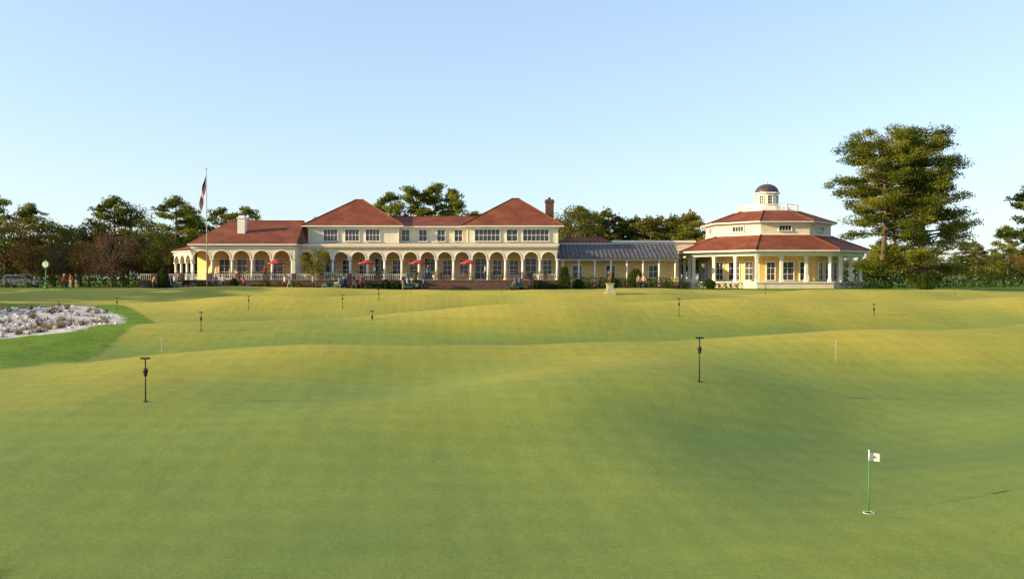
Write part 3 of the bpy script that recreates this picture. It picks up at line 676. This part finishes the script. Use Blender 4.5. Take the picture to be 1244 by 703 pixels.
# street clock
x, y = T_(56, 98), 98; e = empty('post_clock', (x, y, gz(x, y)))
s = B(); s.cyl(0, 0, 0, .3, .25, .2); s.cyl(0, 0, .3, .8, .15, .1); s.cyl(0, 0, .8, 2.3, .07, .06); s.lathe(0, 0, [(.07, 2.3), (.18, 2.4), (.05, 2.5)]); s.rod((0, -.12, 2.88), (0, .12, 2.88), .42, n=24); s.cyl(0, 0, 3.3, 3.5, .12, .02); s.obj('post', ['greenpaint'], e)
s = B(); s.rod((0, -.135, 2.88), (0, .135, 2.88), .35, n=24); s.obj('clock_face', ['white'], e)
s = B(); s.box(-.012, .012, -.145, -.138, 2.88, 3.14); s.box(0, .18, -.145, -.138, 2.87, 2.895); s.obj('clock_hands', ['dark'], e)
# cars
def car(x, y, rot, z, paint):
    e = empty('parked_suv', (x, y, z)); e.rotation_euler[2] = rot
    prof = [(-2.25, .35), (-2.3, .75), (-2.2, 1.05), (-2.0, 1.12), (-1.75, 1.6), (-1.5, 1.68), (.2, 1.68), (.5, 1.6), (1.1, 1.12), (1.9, 1.0), (2.25, .8), (2.3, .35)]
    s = B(); n = len(prof); vs = []
    for yy in (-.9, .9):
        vs += [(px_, yy * (.85 if pz > 1.2 else 1), pz) for px_, pz in prof]
    fs = [(i, (i + 1) % n, n + (i + 1) % n, n + i) for i in range(n)] + [tuple(range(n))[::-1], tuple(range(n, 2 * n))]
    s.add(vs, fs); s.obj('body', [paint], e)
    s = B()
    for sg in (-1, 1):
        s.add([(-1.85, .915 * sg, 1.14), (1.0, .915 * sg, 1.14), (.45, .80 * sg, 1.56), (-1.65, .80 * sg, 1.56)], [(0, 1, 2, 3)])
    s.add([(1.12, -.8, 1.15), (1.12, .8, 1.15), (.56, .7, 1.6), (.56, -.7, 1.6)], [(0, 1, 2, 3)]); s.add([(-2.0, -.8, 1.16), (-2.0, .8, 1.16), (-1.79, .7, 1.58), (-1.79, -.7, 1.58)], [(0, 1, 2, 3)]); s.obj('windows', ['glass'], e)
    s = B()
    for xx in (-1.4, 1.4):
        for yy in (-.93, .7): s.rod((xx, yy, .34), (xx, yy + .23, .34), .34, n=18)
    s.obj('wheels', ['rubber'], e)
    s = B(); s.box(2.2, 2.32, -.8, -.5, .75, .9); s.box(2.2, 2.32, .5, .8, .75, .9); s.obj('headlights', ['pole'], e)
car(T_(24, 108), 108.5, .05, 1.6, 'car')
# golf carts
def golf_cart(x, y, rot, z):
    e = empty('golf_cart', (x, y, z)); e.rotation_euler[2] = rot
    prof = [(-1.15, .3), (-1.2, .72), (-.35, .75), (-.25, .38), (.45, .36), (.6, .8), (.95, .78), (1.2, .55), (1.22, .3)]
    s = B(); n = len(prof); s.add([(a, yy, b_) for yy in (-.58, .58) for a, b_ in prof], [(i, (i + 1) % n, n + (i + 1) % n, n + i) for i in range(n)] + [tuple(range(n))[::-1], tuple(range(n, 2 * n))]); s.obj('body', ['cart'], e)
    s = B(); s.box(-.85, -.3, -.52, .52, .752, .88); s.box(-.95, -.84, -.52, .52, .88, 1.3); s.obj('seat', ['stone'], e)
    s = B(); s.box(-1.1, .75, -.6, .6, 1.86, 1.92); s.obj('canopy', ['cart'], e)
    s = B()
    for yy in (-.54, .54): s.rod((.62, yy, .78), (.6, yy, 1.87), .018); s.rod((-1.0, yy, .72), (-.98, yy, 1.87), .018)
    s.rod((.55, .25, .8), (.3, .25, 1.08), .02); s.rod((.3, .25, 1.07), (.28, .25, 1.10), .17, n=14); s.obj('frame', ['dark'], e)
    s = B()
    for xx in (-.8, .82):
        for yy in (-.62, .44): s.rod((xx, yy, .23), (xx, yy + .18, .23), .23, n=16)
    s.obj('wheels', ['rubber'], e)
    s = B()
    for yy in (-.25, .25): s.rod((-1.3, yy, .5), (-1.4, yy, 1.25), .13, .15, 10); s.rod((-1.38, yy, 1.2), (-1.45, yy + .05, 1.5), .03)
    s.obj('golf_bags', ['blue'], e)
for px, d, ro in ((225, 91.4, .3), (500, 91.2, 1.3), (405, 91.5, 2.9), (628, 91.4, 1.7)): golf_cart(T_(px, d), d, ro, gz(T_(px, d), d))
# tables, chairs, umbrellas
def table_set(x, y, z, umb, rot):
    e = empty('patio_table_set', (x, y, z)); e.rotation_euler[2] = rot
    s = B(); s.cyl(0, 0, .71, .75, .5, n=20); s.cyl(0, 0, .03, .71, .035, n=8); s.cyl(0, 0, 0, .03, .28, n=14); s.obj('table', ['teak'], e)
    s = B()
    for k in range(4):
        a = k * math.pi / 2 + .4; cx, cy = .85 * math.cos(a), .85 * math.sin(a); F = (cx, cy, a + math.pi / 2)
        s.ob(F, -.22, .22, -.22, .22, .42, .46)
        for uu in (-.21, .17):
            for nn in (-.21, .17): s.ob(F, uu, uu + .04, nn, nn + .04, 0, .419)
            s.ob(F, uu, uu + .04, .18, .22, .461, .9)
        for zz in (.55, .68, .82): s.ob(F, -.169, .169, .185, .21, zz, zz + .07)
    s.obj('chairs', ['dark'], e)
    if umb:
        s = B(); s.cyl(0, 0, .75, 2.35, .022, n=8); s.obj('umbrella_pole', ['teak'], e)
        s = B(); n = 8; R = 1.0
        vs = [(0, 0, 2.38)] + [(R * math.cos(2 * math.pi * i / n), R * math.sin(2 * math.pi * i / n), 1.98) for i in range(n)] + [(R * math.cos(2 * math.pi * i / n), R * math.sin(2 * math.pi * i / n), 1.86) for i in range(n)]
        s.add(vs, [(0, 1 + i, 1 + (i + 1) % n) for i in range(n)] + [(1 + i, 1 + n + i, 1 + n + (i + 1) % n, 1 + (i + 1) % n) for i in range(n)]); s.obj('umbrella_canopy', ['red'], e)
for px, u in ((262, 0), (290, 0), (318, 0), (336, 1), (408, 0), (446, 1), (468, 0), (507, 1), (536, 0), (569, 1), (600, 0), (640, 0)):
    d = 95.9 + rr.random() * .9; table_set(T_(px, d), d, TZ, u, rr.random() * 3)
for px in (300, 372, 492, 528, 655):
    x = T_(px, 94.9); e = empty('urn_planter', (x, 94.9, TZ)); s = B(); s.lathe(0, 0, [(.0, 0), (.2, 0), (.1, .12), (.22, .3), (.3, .55), (.26, .55), (.0, .5)]); s.obj('urn', ['stone'], e)
    t = T(int(px)); t.leaves((0, 0, .75), (.35, .35, .3), 260, .1, .7, mi=0); o = bpy.data.objects.new('plant', t.mesh('plant', ['lime'])); COL.objects.link(o); o.parent = e
# ------------------------------------------------------------------ people
pal = {}
def cmat(nm, col):
    if nm not in pal: pal[nm] = smat(nm, col, .85, .08, 6)
    return pal[nm]
SK = cmat('skin', (.48, .27, .18)); HA = cmat('hair_brown', (.06, .035, .02)); SH = cmat('shoe_leather', (.06, .05, .045))
def figure(name, x, y, z, head, shirt, pants, pose='stand', scale=1., all_mat=None, hat=None, parent=None):
    J = {'pel': (0, 0, .95), 'wai': (0, 0, 1.08), 'che': (0, .01, 1.28), 'nb': (0, 0, 1.45), 'nk': (0, .015, 1.54)}
    RAD = {'pel': (.155, .115), 'wai': (.135, .105), 'che': (.165, .12), 'nb': (.07, .065), 'nk': (.055, .055)}
    E = [('pel', 'wai', 0), ('wai', 'che', 0), ('che', 'nb', 0), ('nb', 'nk', 2)]
    st = {'stand': (.03, -.02), 'walk': (.30, -.28), 'putt': (.02, -.02)}[pose]
    for i, sg in enumerate((-1, 1)):
        f = st[i]; n = str(i); arm = -f * .8
        J['hip' + n] = (.09 * sg, 0, .88); J['kn' + n] = (.10 * sg, f * .55 + .03, .50); J['an' + n] = (.105 * sg, f, .09 + (.05 if f < -.1 else 0)); J['to' + n] = (.12 * sg, f + .17, .035)
        J['sh' + n] = (.175 * sg, 0, 1.41)
        if pose == 'putt': J['el' + n] = (.2 * sg, .16, 1.12); J['wr' + n] = (.05 * sg, .36, .93); J['pa' + n] = (.03 * sg, .40, .86)
        else: J['el' + n] = (.235 * sg, arm * .45 - .02, 1.13); J['wr' + n] = (.24 * sg, arm * .95 + .08, .90); J['pa' + n] = (.235 * sg, arm + .11, .82)
        RAD.update({'hip' + n: (.092, .095), 'kn' + n: (.062, .062), 'an' + n: (.043, .045), 'to' + n: (.045, .03), 'sh' + n: (.065, .065), 'el' + n: (.043, .043), 'wr' + n: (.028, .026), 'pa' + n: (.038, .02)})
        E += [('pel', 'hip' + n, 1), ('hip' + n, 'kn' + n, 1), ('kn' + n, 'an' + n, 1), ('an' + n, 'to' + n, 3), ('nb', 'sh' + n, 0), ('sh' + n, 'el' + n, 0), ('el' + n, 'wr' + n, 2), ('wr' + n, 'pa' + n, 2)]
    if pose == 'putt':
        for k in J:
            if k in ('wai', 'che', 'nb', 'nk', 'sh0', 'sh1', 'el0', 'el1'):
                p = J[k]; dz = p[2] - .95; a = .45; J[k] = (p[0], p[1] * math.cos(a) + dz * math.sin(a) - .05, .95 + dz * math.cos(a) - p[1] * .3)
    keys = list(J); me = bpy.data.meshes.new('tmp'); me.from_pydata([J[k] for k in keys], [(keys.index(a), keys.index(b_)) for a, b_, _ in E], [])
    ob = bpy.data.objects.new('tmp', me); COL.objects.link(ob)
    md = ob.modifiers.new('s', 'SKIN')
    for i, k in enumerate(keys):
        sv = me.skin_vertices[0].data[i]; sv.radius = RAD[k]; sv.use_root = (k == 'pel')
    ob.modifiers.new('ss', 'SUBSURF').levels = 1
    dg = bpy.context.evaluated_depsgraph_get(); em = bpy.data.meshes.new_from_object(ob.evaluated_get(dg))
    bpy.data.objects.remove(ob)
    s = B(); s.v = [tuple(v.co) for v in em.vertices]
    for p in em.polygons:
        c = p.center; best = (9, 0)
        for a, b_, l in E:
            A = Vector(J[a]); D = Vector(J[b_]) - A; tt = max(0, min(1, (c - A).dot(D) / D.length_squared)); dd = (c - A - D * tt).length
            if dd < best[0]: best = (dd, l)
        s.f.append(list(p.vertices)); s.m.append(best[1]); s.sm.append(True)
    nk = Vector(J['nk']); hc = nk + Vector((0, .03, .115))
    s.ball(hc, (.078, .097, .118), 2, 14, 10); s.ball(hc + Vector((0, -.018, .02)), (.086, .098, .112), 5 if hat else 4, 12, 8)
    s.ball(hc + Vector((0, .100, -.012)), (.014, .02, .024), 2, 6, 4)
    for sg in (-1, 1): s.ball(hc + Vector((.078 * sg, 0, -.01)), (.012, .02, .03), 2, 6, 4); s.ball(hc + Vector((.03 * sg, .088, .012)), (.011, .008, .008), 3, 6, 4)
    s.ball(hc + Vector((0, .088, -.055)), (.024, .01, .006), 4, 6, 4)
    if hat: s.ball(hc + Vector((0, .11, .06)), (.07, .08, .012), 5, 10, 4)
    for n, sg in (('0', -1), ('1', 1)):
        wr = Vector(J['wr' + n]); pa = Vector(J['pa' + n]); d = (pa - wr).normalized(); side = Vector((0, 1, 0)) if pose != 'putt' else Vector((1, 0, 0)); side = (side - d * side.dot(d)).normalized(); inn = d.cross(side) * sg
        for k, L in enumerate((.068, .078, .072, .056)):
            p0 = pa + side * (.028 - .019 * k) - d * .01; p1 = p0 + d * L * .55; p2 = p1 + (d * .8 + inn * .5) * L * .5; s.rod(p0, p1, .0095, .0085, 6, 2); s.rod(p1, p2, .0085, .006, 6, 2)
        p0 = wr + d * .04 + side * .025; p1 = p0 + (d * .6 + side * .7) * .035; s.rod(p0, p1, .011, .009, 6, 2); s.rod(p1, p1 + (d * .9 + side * .2) * .03, .009, .007, 6, 2)
    if pose == 'putt':
        s.rod((0, .39, .9), (.03, .62, .02), .008, .006, 6, 3); s.box(-.05, .07, .60, .64, .0, .03, 3)
    mats = [all_mat] * 6 if all_mat else [cmat(*shirt), cmat(*pants), SK, SH, HA, cmat(*hat) if hat else HA]
    o = s.obj(name, mats, parent, loc=(x, y, z), rotz=head); o.scale = (scale,) * 3; return o
red = ('red_shirt', (.45, .04, .03)); wht = ('white_shirt', (.65, .64, .6)); blu = ('blue_shirt', (.08, .16, .35)); nav = ('navy_cloth', (.03, .04, .09)); kha = ('khaki_cloth', (.38, .3, .18)); blk = ('black_cloth', (.03, .03, .03)); wh2 = ('white_cloth', (.6, .6, .6))
P = [(78, 97, .4, red, nav, 'stand', wh2), (86, 98, 2.8, red, kha, 'stand', None), (93, 97, 1.5, nav, kha, 'stand', None), (352, 91.2, 1.4, blu, kha, 'walk', wh2), (346, 91.4, 1.5, wht, blk, 'walk', None), (186, 88, -.6, ('orange_shirt', (.5, .2, .05)), blk, 'putt', None),
     (782, 92, 2.2, ('pink_shirt', (.55, .3, .28)), nav, 'walk', None), (418, 91.6, 3.0, wht, kha, 'stand', None), (430, 91.8, 1.2, blk, kha, 'walk', None), (262, 91.8, .5, blu, blk, 'stand', None), (271, 91.5, 3.6, wht, nav, 'stand', wh2), (776, 92.6, 0, kha, blk, 'stand', None),
     (440, 91, .6, red, blk, 'stand', None), (212, 91.8, 2, wht, nav, 'stand', None), (490, 91.6, 4, nav, kha, 'stand', wh2), (515, 91.5, 1, blu, nav, 'walk', None), (380, 91.2, 5, kha, nav, 'stand', None), (296, 91.8, 1.4, red, blk, 'walk', None)]
for px, d, hd, sh_, pn, ps, ht in P:
    x = T_(px, d); figure('golfer' if ps == 'putt' else 'person', x, d, gz(x, d) - .01, hd, sh_, pn, ps, 1.0, hat=ht)
for px, d, hd, sh_ in ((322, 95.2, .3, red), (455, 95.0, 2, wht), (520, 95.2, 4, blu), (590, 95.1, 1, wht), (300, 96, 2, nav)):
    figure('person', T_(px, d), d, TZ - .01, hd, sh_, nav, 'stand')
x, y = sight(.119, .0185); e = empty('boy_statue', (x, y, gz(x, y)))
s = B(); s.box(-.36, .36, -.36, .36, -.1, .10); s.box(-.22, .22, -.22, .22, .10, .66); s.box(-.28, .28, -.28, .28, .66, .72); s.obj('pedestal', ['stone'], e)
f_ = figure('bronze_figure', 0, 0, .72, 2.6, red, nav, 'putt', .55, all_mat=M['bronze'], parent=e)

# ------------------------------------------------------------------ light, sky, camera
S = Vector((-.965, -.26, 0)).normalized(); EL = math.radians(16.5)
S = Vector((S.x * math.cos(EL), S.y * math.cos(EL), math.sin(EL)))
sl = bpy.data.lights.new('sun', 'SUN'); sl.energy = 9.0; sl.angle = math.radians(.5); sl.color = (1, .77, .43)
so = bpy.data.objects.new('sun', sl); COL.objects.link(so); so.rotation_euler = S.to_track_quat('Z', 'Y').to_euler()
w = bpy.data.worlds.new('World'); scene.world = w; w.use_nodes = True; nt = w.node_tree
bg = nt.nodes['Background']; sky = nt.nodes.new('ShaderNodeTexSky'); sky.sky_type = 'NISHITA'; sky.sun_disc = False
sky.sun_elevation = EL; sky.sun_rotation = math.atan2(S.x, S.y); sky.air_density = 1.0; sky.dust_density = 1.0; sky.ozone_density = 1.0
gm = nt.nodes.new('ShaderNodeGamma'); gm.inputs[1].default_value = .55; nt.links.new(sky.outputs[0], gm.inputs[0])
c = mixrgb(nt, 1.0, gm.outputs[0], (2.6, 2.95, 3.4), 'MULTIPLY')
nt.links.new(c, bg.inputs[0]); bg.inputs[1].default_value = .15
cam = bpy.data.cameras.new('camera'); co_ = bpy.data.objects.new('camera', cam); COL.objects.link(co_)
cam.sensor_width = 36; cam.lens = 28.94; cam.clip_end = 8000; co_.location = (0, 0, CAMZ)
co_.rotation_euler = (math.radians(90 - .77), 0, 0); scene.camera = co_
scene.view_settings.view_transform = 'Standard'; scene.view_settings.look = 'None'; scene.view_settings.exposure = 0
